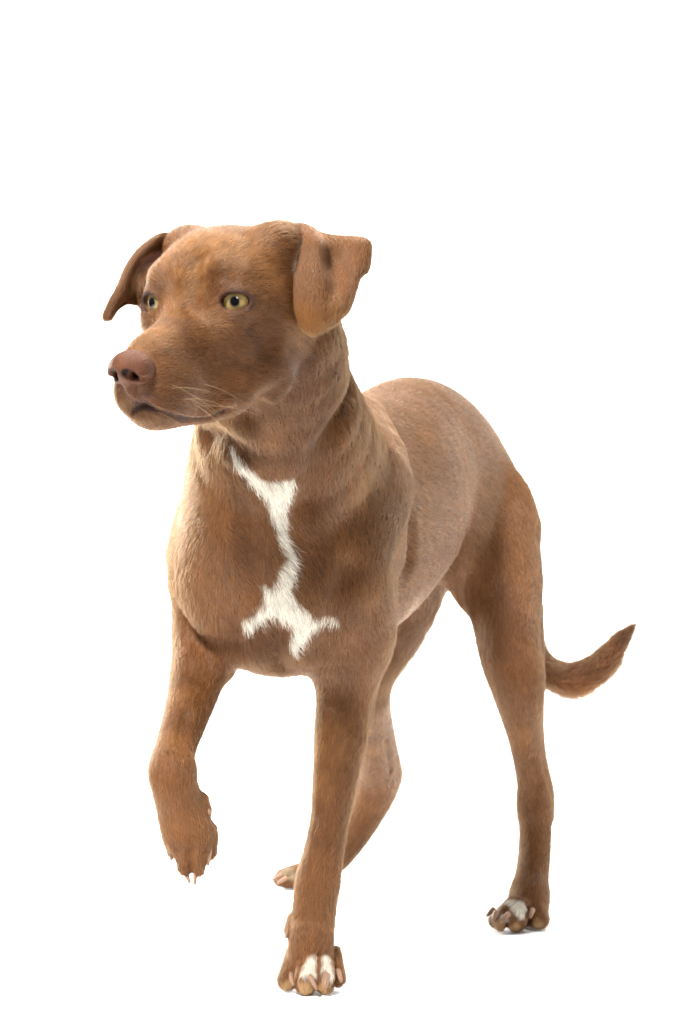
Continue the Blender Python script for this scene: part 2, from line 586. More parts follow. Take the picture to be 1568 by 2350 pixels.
# inner fold of the far ear
DF = hd(-52, -48, 30)[1]
body.chain([(P(372, 598, DF + 0.014), 0.004), (P(345, 615, DF + 0.008), 0.0045), (P(325, 634, DF + 0.006), 0.004), (P(322, 660, DF + 0.010), 0.003), (P(327, 700, DF + 0.014), 0.003)], k=0.004, hl=0.004)

# --- toes
def toe(knuckle, tip, rk, rt, k=0.0035):
    body.chain([(knuckle, rk), (0.5 * (knuckle + tip) + 0.001 * UP, (rk + rt) / 2), (tip, rt)], k=k, hl=0.0042)


for a, b2, rk, rt in (((678, 2190, 1.615), (660, 2249, 1.595), 20, 22), ((708, 2196, 1.60), (703, 2254, 1.58), 21, 27),
                      ((742, 2194, 1.60), (745, 2253, 1.582), 20, 25), ((764, 2190, 1.615), (775, 2245, 1.60), 19, 18)):
    toe(P(*a), P(*b2), rk * 1.6 / FPX, rt * 1.59 / FPX)
body.chain(px([(672, 2105, 1.615, 9), (664, 2128, 1.61, 9), (661, 2140, 1.61, 6)]), k=0.006, hl=0.006)
for a, b2, rk, rt in (((1175, 2078, 1.955), (1138, 2112, 1.945), 17, 16), ((1178, 2078, 1.945), (1150, 2117, 1.925), 18, 18),
                      ((1195, 2080, 1.94), (1184, 2113, 1.925), 22, 24), ((1228, 2080, 1.955), (1238, 2108, 1.945), 24, 23)):
    toe(P(*a), P(*b2), rk * 1.95 / FPX, rt * 1.93 / FPX)
for a, b2, rk, rt in (((710, 2002, 2.31), (652, 2012, 2.30), 24, 18), ((715, 2000, 2.29), (645, 2018, 2.275), 26, 16),
                      ((705, 2010, 2.28), (660, 2022, 2.27), 20, 15)):
    toe(P(*a), P(*b2), rk * 2.28 / FPX, rt * 2.28 / FPX)
for a, b2, rk, rt in (((410, 1905, 1.51), (394, 1958, 1.51), 26, 11), ((424, 1930, 1.50), (425, 1993, 1.492), 33, 17),
                      ((452, 1930, 1.50), (454, 1994, 1.490), 33, 18), ((468, 1915, 1.51), (479, 1955, 1.51), 33, 19)):
    toe(P(*a), P(*b2), rk * 1.5 / FPX, rt * 1.5 / FPX)
body.chain(px([(462, 1838, 1.505, 15), (472, 1856, 1.505, 9)]), k=0.008, hl=0.006)

for pts in ([(733, 2190), (734, 2225), (732, 2268)], [(690, 2200), (684, 2235), (681, 2268)], [(764, 2192), (768, 2225), (766, 2262)],
            [(1160, 2088), (1163, 2108), (1164, 2132)], [(1211, 2080), (1213, 2104), (1214, 2128)],
            [(436, 1950), (440, 1985), (443, 2012)], [(404, 1950), (407, 1975)], [(472, 1950), (466, 1975), (470, 1990)], [(676, 2004), (650, 2016)]):
    body.chain([(body.trace(u, v), 0.0014) for u, v in pts], k=0.0055, op='s')

V, Q = polygonise(body, (-0.24, 1.17, -0.006), (0.43, 2.46, 0.70), 0.003)
# finer mesh on the head and the paws, where small shapes show
import bmesh


def refine(V, Q, sel):
    me = bpy.data.meshes.new('tmp')
    me.from_pydata(V.tolist(), [], Q.tolist())
    bm = bmesh.new()
    bm.from_mesh(me)
    bpy.data.meshes.remove(me)
    fm = sel[Q].all(1)
    bm.faces.ensure_lookup_table()
    es = set()
    for i in np.nonzero(fm)[0]:
        es.update(bm.faces[int(i)].edges)
    bmesh.ops.subdivide_edges(bm, edges=list(es), cuts=1, use_grid_fill=True)
    bmesh.ops.triangulate(bm, faces=bm.faces[:])
    Vn = np.array([v.co[:] for v in bm.verts])
    Fn = np.array([[v.index for v in f.verts] for f in bm.faces])
    bm.free()
    return Vn, Fn


def normals(V, F):
    n = np.zeros_like(V)
    fn = np.cross(V[F[:, 1]] - V[F[:, 0]], V[F[:, 2]] - V[F[:, 0]])
    for a in range(3):
        for k in range(F.shape[1]):
            n[:, a] += np.bincount(F[:, k], fn[:, a], len(V))
    return n / (np.linalg.norm(n, axis=1, keepdims=True) + 1e-12)


def project(V, F, it=2):
    for _ in range(it):
        V = V - np.clip(body(V), -0.0015, 0.0015)[:, None] * normals(V, F)
    return V


V = project(V, Q, 1)
# relax the trunk, neck and upper legs so that the masses flow into one another
ed = np.unique(np.sort(np.concatenate([Q[:, [0, 1]], Q[:, [1, 2]], Q[:, [2, 3]], Q[:, [3, 0]]]), axis=1), axis=0)
dg = np.bincount(ed.ravel(), minlength=len(V))[:, None]
soft = (smooth01(np.linalg.norm(V - hd(0, 10, -30), axis=1), 0.09, 0.14) * smooth01(V[:, 2], 0.10, 0.25))[:, None]
soft = soft * smooth01(np.linalg.norm(V - P(440, 1900, 1.5), axis=1), 0.08, 0.16)[:, None]
for it in range(24):
    acc = np.stack([np.bincount(ed[:, 0], V[ed[:, 1], a], len(V)) + np.bincount(ed[:, 1], V[ed[:, 0], a], len(V)) for a in range(3)], 1)
    V = V + 0.8 * soft * (0.5 if it % 2 == 0 else -0.48) * (acc / dg - V)
sel = (np.linalg.norm(V - hd(0, 20, -30), axis=1) < 0.105) | (V[:, 2] < 0.045) | (np.linalg.norm(V - P(440, 1950, 1.5), axis=1) < 0.05)
for cpt, rad, its in ((P(1193, 1120, 2.0), 0.055, 60), (P(985, 1230, 1.78), 0.085, 40), (P(850, 950, 1.66), 0.05, 16), (P(1150, 1340, 1.94), 0.06, 10)):
    near_i = np.linalg.norm(V - cpt, axis=1)
    wgt_ = (1 - smooth01(near_i, 0.4 * rad, rad))[:, None]
    for it in range(its):
        acc = np.stack([np.bincount(ed[:, 0], V[ed[:, 1], a], len(V)) + np.bincount(ed[:, 1], V[ed[:, 0], a], len(V)) for a in range(3)], 1)
        V = V + 0.5 * wgt_ * (acc / dg - V)
V, Q = refine(V, Q, sel)
V = V - (1 - smooth01(np.linalg.norm(V - hd(0, 10, -30), axis=1), 0.09, 0.12) * smooth01(V[:, 2], 0.06, 0.12))[:, None] * (V - project(V, Q, 2))
N = normals(V, Q)
body_o = make_mesh('body', V, Q, dog, M_SKIN)
print('body verts', len(V))



# ------------------------------------------------------------------ ears: thin folded leathers
def cr_grid(G, m):
    """bicubic (Catmull-Rom) refinement of a control grid"""
    def one(a):
        b = np.concatenate([[2 * a[0] - a[1]], a, [2 * a[-1] - a[-2]]])
        out = []
        for i in range(1, len(b) - 2):
            for j in range(m):
                t = j / m
                out.append(0.5 * (2 * b[i] + (b[i + 1] - b[i - 1]) * t + (2 * b[i - 1] - 5 * b[i] + 4 * b[i + 1] - b[i + 2]) * t * t
                                  + (3 * b[i] - b[i - 1] - 3 * b[i + 1] + b[i + 2]) * t ** 3))
        out.append(b[-2])
        return np.array(out)
    G = one(np.asarray(G, float))
    return one(G.transpose(1, 0, 2)).transpose(1, 0, 2)


def ear_sheet(name, rows, D0, th=0.0010, m=8):
    G = np.array([[P(u, v, D0 + d * 0.001) for u, v, d in r] for r in rows])
    G = cr_grid(G, m)
    du = np.gradient(G, axis=1)
    dv = np.gradient(G, axis=0)
    n = np.cross(du, dv)
    n /= np.linalg.norm(n, axis=2, keepdims=True)
    R, C = G.shape[:2]
    tw = np.ones((R, C))
    e = np.minimum(np.minimum(np.arange(C)[None, :], (C - 1 - np.arange(C))[None, :]) + 0 * np.arange(R)[:, None], (R - 1 - np.arange(R))[:, None])
    tw = th * (0.35 + 0.65 * np.clip(e / 4.0, 0, 1))
    A = (G + n * tw[..., None]).reshape(-1, 3)
    B = (G - n * tw[..., None]).reshape(-1, 3)
    q = []
    for i in range(R - 1):
        for j in range(C - 1):
            a = i * C + j
            q.append((a, a + 1, a + C + 1, a + C))
            q.append((a + C + R * C, a + C + 1 + R * C, a + 1 + R * C, a + R * C))
    rim = [j for j in range(C)] + [i * C + C - 1 for i in range(1, R)] + [(R - 1) * C + j for j in range(C - 2, -1, -1)] + [i * C for i in range(R - 2, 0, -1)]
    for a, b in zip(rim, rim[1:] + rim[:1]):
        q.append((b, a, a + R * C, b + R * C))
    VV = np.concatenate([A, B])
    o = make_mesh(name, VV, np.array(q), dog, M_SKIN)
    nn = np.concatenate([n.reshape(-1, 3), -n.reshape(-1, 3)])
    fl = np.concatenate([dv.reshape(-1, 3)] * 2)
    return o, VV, np.array(q), nn, fl


D_near = hd(60, -68, 15)[1]
near_rows = [
    [(645, 520, 22), (685, 512, 8), (712, 519, 4), (736, 533, 8), (770, 540, 11), (808, 542, 11), (836, 546, 9), (846, 552, 9)],
    [(694, 540, -6), (712, 544, -10), (730, 549, -10), (746, 558, 4), (782, 562, 8), (818, 562, 4), (846, 560, 4), (850, 572, 12)],
    [(685, 592, -8), (708, 598, -15), (733, 602, -15), (755, 604, 4), (786, 612, 5), (814, 612, -3), (842, 612, 2), (845, 618, 12)],
    [(672, 650, -8), (700, 656, -17), (738, 658, -18), (768, 655, -4), (792, 655, -5), (812, 652, -5), (824, 640, 0), (826, 634, 6)],
    [(669, 702, -6), (695, 710, -15), (730, 714, -18), (760, 706, -15), (784, 700, -11), (801, 693, -7), (810, 684, -2), (812, 676, 2)],
    [(685, 744, -2), (703, 757, -8), (721, 765, -10), (743, 755, -9), (766, 744, -7), (787, 727, -5), (799, 713, -2), (805, 703, 0)],
]
D_far = hd(-52, -48, 30)[1]
far_rows = [
    [(405, 535, 4), (402, 550, 6), (394, 570, 10), (384, 590, 12), (388, 615, 16)],
    [(371, 536, -4), (368, 552, -6), (360, 575, 4), (352, 600, 12), (368, 625, 22)],
    [(340, 553, -4), (339, 568, -8), (334, 590, 2), (328, 615, 13), (348, 645, 26)],
    [(310, 580, -3), (314, 592, -8), (314, 612, 2), (317, 640, 14), (340, 670, 26)],
    [(288, 614, -2), (296, 622, -8), (302, 638, 0), (312, 665, 14), (338, 690, 26)],
    [(270, 656, -2), (279, 662, -7), (288, 672, -1), (300, 686, 10), (332, 702, 22)],
    [(252, 690, -1), (261, 695, -5), (269, 698, -2), (280, 695, 6), (298, 696, 9)],
    [(239, 719, 0), (246, 724, -3), (253, 725, -3), (262, 718, 0), (270, 708, 3)],
    [(240, 729, 1), (244, 731, 0), (249, 731, 0), (256, 728, 0), (262, 721, 1)],
]
EARS = [ear_sheet('ear', near_rows, D_near), ear_sheet('ear', far_rows, D_far)]

# ------------------------------------------------------------------ nose leather
nose = Field()
nose.ell(hd(0, 85, -43), (0.0160, 0.0165, 0.0125), HM, k=0.004)
for s in (1, -1):
    nose.ell(hd(s * 10.5, 85, -46), (0.0080, 0.0115, 0.0095), HM, k=0.004)
nose.ell(hd(0, 83, -57), (0.0062, 0.0085, 0.0100), HM, k=0.006)
import copy
nose_full = Field()
nose_full.prims = list(nose.prims)
NOSTRIL = []
for s in (1, -1):
    np_ = [(hd(s * 5.6, 100, -46.8), 0.0032), (hd(s * 8.2, 98.5, -49.3), 0.0039), (hd(s * 12.0, 95.5, -52), 0.0032), (hd(s * 18.5, 86, -51.5), 0.0013)]
    nose.chain(np_, k=0.002, op='s')
    nose.chain([np_[1], (hd(s * 7.5, 88, -48), 0.0030)], k=0.002, op='s')
    NOSTRIL += np_[:3]
nose.chain([(hd(0, 102, -51), 0.0007), (hd(0, 97, -60), 0.0007), (hd(0, 93, -70), 0.0007)], k=0.0015, op='s')
c0 = hd(0, 90, -50)
nv, nq = polygonise(nose, c0 - 0.032, c0 + 0.032, 0.0009)
M_NOSE = mat_plain('nose_leather', (0.13, 0.05, 0.036), 0.6, 0.12, bump=(900, 0.8))
na = M_NOSE.node_tree.nodes.new('ShaderNodeAttribute')
na.attribute_name = 'coat'
M_NOSE.node_tree.links.new(na.outputs['Color'], M_NOSE.node_tree.nodes['Principled BSDF'].inputs['Base Color'])
nose_o = make_mesh('nose', nv, nq, dog, M_NOSE)


# ------------------------------------------------------------------ eyes
def mat_eye():
    m, n, l, b = new_mat('eyeball')
    t = n.new('ShaderNodeTexCoord')
    sp = n.new('ShaderNodeSeparateXYZ')
    l.new(t.outputs['Object'], sp.inputs[0])
    cb = n.new('ShaderNodeCombineXYZ')
    l.new(sp.outputs[0], cb.inputs[0])
    l.new(sp.outputs[1], cb.inputs[1])
    ln = n.new('ShaderNodeVectorMath')
    ln.operation = 'LENGTH'
    l.new(cb.outputs[0], ln.inputs[0])
    dv = n.new('ShaderNodeMath')
    dv.operation = 'DIVIDE'
    l.new(ln.outputs['Value'], dv.inputs[0])
    dv.inputs[1].default_value = 0.0132
    # radial streaks of the iris
    at = n.new('ShaderNodeMath')
    at.operation = 'ARCTAN2'
    l.new(sp.outputs[1], at.inputs[0])
    l.new(sp.outputs[0], at.inputs[1])
    c2 = n.new('ShaderNodeCombineXYZ')
    l.new(at.outputs[0], c2.inputs[0])
    l.new(dv.outputs[0], c2.inputs[1])
    nz = n.new('ShaderNodeTexNoise')
    nz.inputs['Scale'].default_value = 7
    nz.inputs['Detail'].default_value = 3
    mp = n.new('ShaderNodeMapping')
    mp.inputs['Scale'].default_value = (3.0, 0.7, 1)
    l.new(c2.outputs[0], mp.inputs[0])
    l.new(mp.outputs[0], nz.inputs['Vector'])
    ad = n.new('ShaderNodeMath')
    ad.operation = 'MULTIPLY_ADD'
    l.new(nz.outputs['Fac'], ad.inputs[0])
    ad.inputs[1].default_value = 0.10
    l.new(dv.outputs[0], ad.inputs[2])
    r = n.new('ShaderNodeValToRGB')
    l.new(ad.outputs[0], r.inputs[0])
    e = r.color_ramp.elements
    e[0].position, e[0].color = 0.29, (0.003, 0.003, 0.004, 1)
    e[1].position, e[1].color = 0.335, (0.07, 0.06, 0.045, 1)
    for pos, col in ((0.42, (0.25, 0.18, 0.07, 1)), (0.55, (0.37, 0.265, 0.10, 1)), (0.78, (0.34, 0.235, 0.085, 1)), (0.88, (0.16, 0.10, 0.04, 1)), (0.93, (0.03, 0.018, 0.012, 1)), (0.97, (0.35, 0.25, 0.2, 1))):
        k = e.new(pos)
        k.color = col
    l.new(r.outputs[0], b.inputs['Base Color'])
    b.inputs['Roughness'].default_value = 0.8
    b.inputs['Specular IOR Level'].default_value = 0.0
    b.inputs['Coat Weight'].default_value = 1.0
    b.inputs['Coat Roughness'].default_value = 0.02
    return m


M_EYE = mat_eye()
from mathutils import Matrix
for s in (1, -1):
    c, n, side, upv = EYES[s]
    gz = unit(n + 0.06 * s * HM[0])
    c = c - 0.0006 * s * HM[0]
    X = unit(np.cross(upv, gz))
    Y = np.cross(gz, X)
    vv, ff = [(0, 0, ER)], []
    NU, NV = 40, 24
    for i in range(1, NV):
        th = math.pi * i / NV
        for j in range(NU):
            ph = 2 * math.pi * j / NU
            vv.append((ER * math.sin(th) * math.cos(ph), ER * math.sin(th) * math.sin(ph), ER * math.cos(th)))
    vv.append((0, 0, -ER))
    for j in range(NU):
        ff.append((0, 1 + j, 1 + (j + 1) % NU))
        ff.append((len(vv) - 1, 1 + (NV - 2) * NU + (j + 1) % NU, 1 + (NV - 2) * NU + j))
    for i in range(NV - 2):
        for j in range(NU):
            a0, a1 = 1 + i * NU + j, 1 + i * NU + (j + 1) % NU
            ff.append((a0, a0 + NU, a1 + NU, a1))
    o = make_mesh('eye', vv, ff, None, M_EYE)
    mw = Matrix(((X[0], Y[0], gz[0], c[0]), (X[1], Y[1], gz[1], c[1]), (X[2], Y[2], gz[2], c[2]), (0, 0, 0, 1)))
    o.parent = dog
    o.matrix_parent_inverse = dog.matrix_world.inverted()
    o.matrix_basis = mw

# ------------------------------------------------------------------ claws
m, n_, l_, b_ = new_mat('claw_horn')
b_.inputs['Base Color'].default_value = (0.20, 0.112, 0.068, 1)
b_.inputs['Roughness'].default_value = 0.5
b_.inputs['Specular IOR Level'].default_value = 0.3
b_.inputs['Subsurface Weight'].default_value = 0.3
b_.inputs['Subsurface Radius'].default_value = (0.003, 0.0012, 0.0008)
M_CLAW = m


def claw(a, b, r0, r1, bend):
    """curved tapering claw from root a to tip b"""
    a, b = np.asarray(a), np.asarray(b)
    d = b - a
    L = np.linalg.norm(d)
    d = d / L
    mid = 0.5 * (a + b) + bend
    K, S = 7, 10
    vv, ff = [], []
    sidev = unit(np.cross(d, [0.3, 1, 0.1]))
    oth = np.cross(d, sidev)
    for i in range(K):
        t = i / (K - 1)
        c = (1 - t) ** 2 * a + 2 * t * (1 - t) * mid + t * t * b
        r = r0 + (r1 - r0) * t ** 1.4
        for j in range(S):
            ph = 2 * math.pi * j / S
            vv.append(c + r * (math.cos(ph) * sidev + 1.15 * math.sin(ph) * oth))
    for i in range(K - 1):
        for j in range(S):
            ff.append((i * S + j, i * S + (j + 1) % S, (i + 1) * S + (j + 1) % S, (i + 1) * S + j))
    ff.append(tuple(range(S - 1, -1, -1)))
    ff.append(tuple((K - 1) * S + j for j in range(S)))
    return make_mesh('claw', vv, ff, dog, M_CLAW)


for a, b, r0, r1 in (((667, 2238, 1.588), (675, 2268, 1.572), 9, 4), ((714, 2250, 1.568), (730, 2276, 1.562), 10, 4), ((749, 2246, 1.568), (745, 2273, 1.560), 10, 4),
                     ((777, 2236, 1.588), (785, 2258, 1.580), 9, 4), ((662, 2130, 1.603), (655, 2160, 1.600), 7, 2.5),
                     ((1130, 2092, 1.935), (1115, 2106, 1.93), 9, 3), ((1138, 2100, 1.91), (1130, 2120, 1.905), 9, 4), ((1164, 2104, 1.908), (1150, 2119, 1.902), 9, 4), ((1222, 2094, 1.925), (1216, 2109, 1.918), 9, 4),
                     ((392, 1952, 1.502), (393, 1980, 1.497), 9, 3), ((427, 2008, 1.490), (436, 2031, 1.483), 8, 3), ((448, 2008, 1.488), (446, 2036, 1.483), 8, 3.5),
                     ((479, 1958, 1.495), (477, 1994, 1.488), 9, 3), ((474, 1855, 1.50), (484, 1873, 1.497), 7, 4.5),
                     ((640, 2014, 2.262), (618, 2023, 2.258), 9, 2), ((652, 2020, 2.255), (633, 2029, 2.25), 8, 3)):
    A_, B_ = P(*a), P(*b)
    A_ = A_ + 0.25 * (A_ - B_) + np.array([0, 0.0055, 0])
    B_ = B_ + np.array([0, 0.0015, 0])
    D = a[2]
    claw(A_, A_ + 0.84 * (B_ - A_), 0.74 * r0 * D / FPX, 1.0 * r1 * D / FPX, np.array([0, -0.002, 0.001]))

# ------------------------------------------------------------------ coat colour
WHITE = np.array([0.66, 0.62, 0.53])
blaze = Field()


def on(pts):
    return [(body.trace(u, v), r * 1.04 * 1.58 / FPX) for u, v, r in pts]


blaze.chain(on([(532, 1030, 4), (548, 1062, 11), (579, 1096, 15), (612, 1122, 19), (636, 1132, 30), (640, 1165, 20), (645, 1206, 14), (653, 1249, 8), (669, 1284, 10), (659, 1319, 14), (648, 1354, 17), (640, 1384, 28)]), k=0.004)
blaze.chain(on([(640, 1384, 26), (606, 1410, 13), (571, 1432, 13)]), k=0.004)
blaze.chain(on([(640, 1384, 26), (673, 1413, 25), (712, 1430, 14), (766, 1424, 4)]), k=0.004)
blaze.chain(on([(680, 1420, 20), (690, 1444, 18), (684, 1467, 15), (675, 1489, 9)]), k=0.004)
blaze.chain(on([(650, 1120, 20), (668, 1108, 9)]), k=0.004)
blaze.chain(on([(630, 1370, 16), (608, 1348, 5)]), k=0.004)
# soft patches of other colour: (centre, radius, colour, strength)
PINK = np.array([0.50, 0.26, 0.19])
TAN = np.array([0.42, 0.22, 0.11])
PATCH = []


def patch(u, v, r, col, st, D=1.5, soft_=False):
    PATCH.append((body.trace(u, v), r * D / FPX, np.asarray(col), st, soft_))


for u, v, r in ((716, 2202, 14), (712, 2216, 19), (708, 2233, 19), (722, 2236, 10), (748, 2203, 14), (752, 2217, 18), (755, 2236, 16), (748, 2247, 11)):
    patch(u, v, r, WHITE, 0.85)
for u, v, r in ((1150, 2074, 20), (1140, 2092, 18), (1192, 2080, 21), (1195, 2096, 15), (1172, 2070, 14), (1158, 2108, 12)):
    patch(u, v, r, WHITE, 0.8, 1.9)
for u, v, r in ((660, 2000, 26), (680, 2010, 20)):
    patch(u, v, r * 0.8, (0.30, 0.22, 0.13), 0.7, 2.25)
for u, v, r in ((710, 2248, 14), (748, 2232, 9), (1165, 2092, 12)):
    patch(u, v, r, (0.10, 0.05, 0.025), 0.6)
for u, v in ((700, 2272), (745, 2270), (660, 2264), (1184, 2130), (1145, 2130), (1235, 2122)):
    patch(u, v, 22, (0.45, 0.27, 0.12), 0.8)
for u, v, r in ((950, 1388, 34), (985, 1374, 36), (1020, 1360, 26)):
    patch(u, v, r * 1.6, (0.36, 0.22, 0.125), 0.7, 1.8, True)
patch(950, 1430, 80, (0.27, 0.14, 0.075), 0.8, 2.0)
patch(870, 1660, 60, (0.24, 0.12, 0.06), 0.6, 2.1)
for s in (1, -1):
    c, n, side, upv = EYES[s]
    PATCH.append((c + n * 0.011, 0.0150, (0.11, 0.05, 0.028), 0.5))
    med = unit(HM[1] * 0.3 - s * HM[0])
    PATCH.append((c + n * 0.011 + med * 0.0125 - upv * 0.004, 0.0045, PINK * 0.8, 0.7))
lipline = Field()
lipline.chain([(p_, 0.0018 + 0.0010 * (i > 2)) for i, p_ in enumerate(MP)])
lipline.chain([(p_, 0.0016) for p_ in MQ])
lidfield = Field()
for ring in LIDS:
    lidfield.chain(ring, k=0.001, sub=1)
lipband = Field()
lipband.chain([(p_ + 0.0055 * HM[2], 0.0022) for p_ in MP])
PATCH.append((MP[-1], 0.0050, PINK * 0.6, 0.7))
for u, v in ((300, 905), (330, 905)):
    patch(u, v, 18, PINK * 0.4, 0.4)
DARK = np.array([0.062, 0.0205, 0.0060])  # chocolate coat tone, also painted shade on neck, chest and brow
LITE = np.array([0.270, 0.119, 0.036])  # tan coat tone, also painted light on head top and lower ear
COAT_AND_SHADE = [(690, 870, 62, DARK, .75), (740, 960, 55, DARK, .7), (640, 850, 44, DARK, .5), (560, 1030, 45, DARK, .75), (700, 1040, 60, DARK, .55), (560, 1280, 55, DARK, .42), (500, 1240, 40, DARK, .2), (720, 1290, 55, DARK, .42), (750, 1180, 50, DARK, .25), (600, 1470, 50, DARK, .7), (560, 1150, 40, DARK, .4), (770, 850, 40, DARK, .5),  # uneven coat plus hair sheen and shade put into the colour
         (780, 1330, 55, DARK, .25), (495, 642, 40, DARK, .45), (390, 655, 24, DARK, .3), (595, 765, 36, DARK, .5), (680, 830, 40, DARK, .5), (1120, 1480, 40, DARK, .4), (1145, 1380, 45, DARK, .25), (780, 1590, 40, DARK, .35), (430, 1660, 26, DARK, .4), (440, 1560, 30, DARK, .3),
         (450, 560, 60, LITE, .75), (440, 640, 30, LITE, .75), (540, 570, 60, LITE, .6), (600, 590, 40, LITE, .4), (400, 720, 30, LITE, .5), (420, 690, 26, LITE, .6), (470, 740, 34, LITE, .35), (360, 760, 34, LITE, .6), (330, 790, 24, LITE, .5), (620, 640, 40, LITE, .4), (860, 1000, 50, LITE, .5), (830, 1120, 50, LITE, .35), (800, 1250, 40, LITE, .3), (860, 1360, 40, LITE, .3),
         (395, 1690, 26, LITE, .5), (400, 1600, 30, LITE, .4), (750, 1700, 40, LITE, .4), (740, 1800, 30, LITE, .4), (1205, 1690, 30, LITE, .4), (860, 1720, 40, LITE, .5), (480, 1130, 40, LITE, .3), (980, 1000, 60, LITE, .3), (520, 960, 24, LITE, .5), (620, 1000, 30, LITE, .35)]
for u, v, r, col, st in COAT_AND_SHADE:
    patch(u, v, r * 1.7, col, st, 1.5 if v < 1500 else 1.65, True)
PATCH.append((P(1320, 1585, 2.17), 0.045, np.array([0.30, 0.115, 0.035]), 0.8, True))
PATCH.append((P(1440, 1450, 2.11), 0.03, DARK, 0.7))
PATCH.append((P(725, 745, D_near - 0.012), 0.030, LITE, 0.7, True))  # lit lower lobe of the near ear, painted lighter
PATCH.append((P(785, 715, D_near - 0.006), 0.018, LITE, 0.5, True))  # light on the ear's rear lower edge, put into its colour
PATCH.append((P(355, 612, DF + 0.010), 0.016, PINK, 0.8))
PATCH.append((P(325, 640, DF + 0.006), 0.012, TAN, 0.8))


def coat_colour(p, jit=0.0):
    p = np.asarray(p)
    base = np.array([0.146, 0.0575, 0.0175])
    m = 0.6 * vnoise(p, 0.06, 1) + 0.5 * vnoise(p, 0.022, 2)
    c = base * (1 + 0.22 * m[:, None])
    t = smooth01(vnoise(p, 0.09, 5), -0.2, 0.9)[:, None]
    c = c * (1 - 0.35 * t) + 0.35 * t * np.array([0.088, 0.033, 0.011])
    nz = 0.25 * vnoise(p, 0.006, 9)
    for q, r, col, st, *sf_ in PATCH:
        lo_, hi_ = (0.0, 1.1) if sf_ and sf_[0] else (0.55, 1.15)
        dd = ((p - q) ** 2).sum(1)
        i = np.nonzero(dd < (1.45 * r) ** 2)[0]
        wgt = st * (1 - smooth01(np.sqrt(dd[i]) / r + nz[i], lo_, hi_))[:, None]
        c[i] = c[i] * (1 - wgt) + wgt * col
    d = blaze(p) + jit * rng.standard_normal(len(p)) + 0.0022 * vnoise(p, 0.007, 3) + 0.0012 * vnoise(p, 0.003, 4)
    wgt = (1 - smooth01(d, -0.002, 0.0024))[:, None]
    c = c * (1 - wgt) + wgt * WHITE
    wgt = 0.45 * (1 - smooth01(lipband(p), 0.0, 0.003))[:, None]
    c = c * (1 - wgt) + wgt * PINK * 0.55
    wgt = 0.92 * (1 - smooth01(lipline(p) + 0.0006 * vnoise(p, 0.003, 41), 0.0, 0.0020))[:, None]
    c = c * (1 - wgt) + wgt * np.array([0.040, 0.017, 0.012])
    wgt = 0.85 * (1 - smooth01(lidfield(p), 0.0004, 0.0022))[:, None]
    return c * (1 - wgt) + wgt * np.array([0.045, 0.018, 0.012])


def nose_colour(p):
    c = np.array([0.078, 0.030, 0.0150]) * (1 + 0.18 * vnoise(p, 0.006, 31) + 0.10 * vnoise(p, 0.0016, 32))[:, None]
    for q, r in NOSTRIL:
        wgt = (1 - smooth01(np.linalg.norm(p - q, axis=1) / r, 1.0, 1.45))[:, None]
        c = c * (1 - wgt) + wgt * np.array([0.006, 0.003, 0.003])
    return c


def set_colour(o, col):
    a = o.data.attributes.new('coat', 'FLOAT_COLOR', 'POINT')
    a.data.foreach_set('color', np.concatenate([col, np.ones((len(col), 1))], 1).astype(np.float32).ravel())


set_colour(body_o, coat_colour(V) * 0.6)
set_colour(nose_o, nose_colour(nv))
for o, ev, eq, en, ef in EARS:
    set_colour(o, coat_colour(ev) * 0.65)


# ------------------------------------------------------------------ the coat
def scatter(v, f, count, dens=None):
    v = np.asarray(v)
    if f.shape[1] == 4:
        f = np.concatenate([f[:, [0, 1, 2]], f[:, [0, 2, 3]]])
    a, b, c = v[f[:, 0]], v[f[:, 1]], v[f[:, 2]]
    ar = np.linalg.norm(np.cross(b - a, c - a), axis=1)
    if dens is not None:
        ar = ar * dens[f].mean(1)
    cs = np.cumsum(ar)
    i = np.searchsorted(cs, rng.random(count) * cs[-1])
    i = np.clip(i, 0, len(f) - 1)
    r1, r2 = np.sqrt(rng.random(count)), rng.random(count)
    w = np.stack([1 - r1, r1 * (1 - r2), r1 * r2], 1)
    return i, f[i], w


def strands(root, nrm, flow, length, elev, curl=0.25, K=4):
    """hairs leaving the skin along the lay and bending down onto it"""
    n = len(root)
    t = flow - (flow * nrm).sum(1, keepdims=True) * nrm
    t /= np.linalg.norm(t, axis=1, keepdims=True) + 1e-9
    sdir = np.cross(nrm, t)
    ang = 0.28 * vnoise(root, 0.03, 11) + 0.22 * rng.standard_normal(n)
    t = t * np.cos(ang)[:, None] + sdir * np.sin(ang)[:, None]
    L = (length * (0.7 + 0.6 * rng.random(n)))[:, None]
    fly = rng.random(n) < 0.05
    e = np.clip(elev * (1 + 0.35 * rng.standard_normal(n)) + 0.35 * fly, 0.04, 1.2)[:, None]
    wob = 0.08 * rng.standard_normal((n, 3))
    pts = np.empty((n, K, 3), np.float32)
    for k in range(K):
        x = k / (K - 1)
        up = np.sin(e) * (x - 0.55 * x * x)
        pts[:, k] = root + L * (t * x * np.cos(e) + nrm * up + wob * x * x)
    return pts


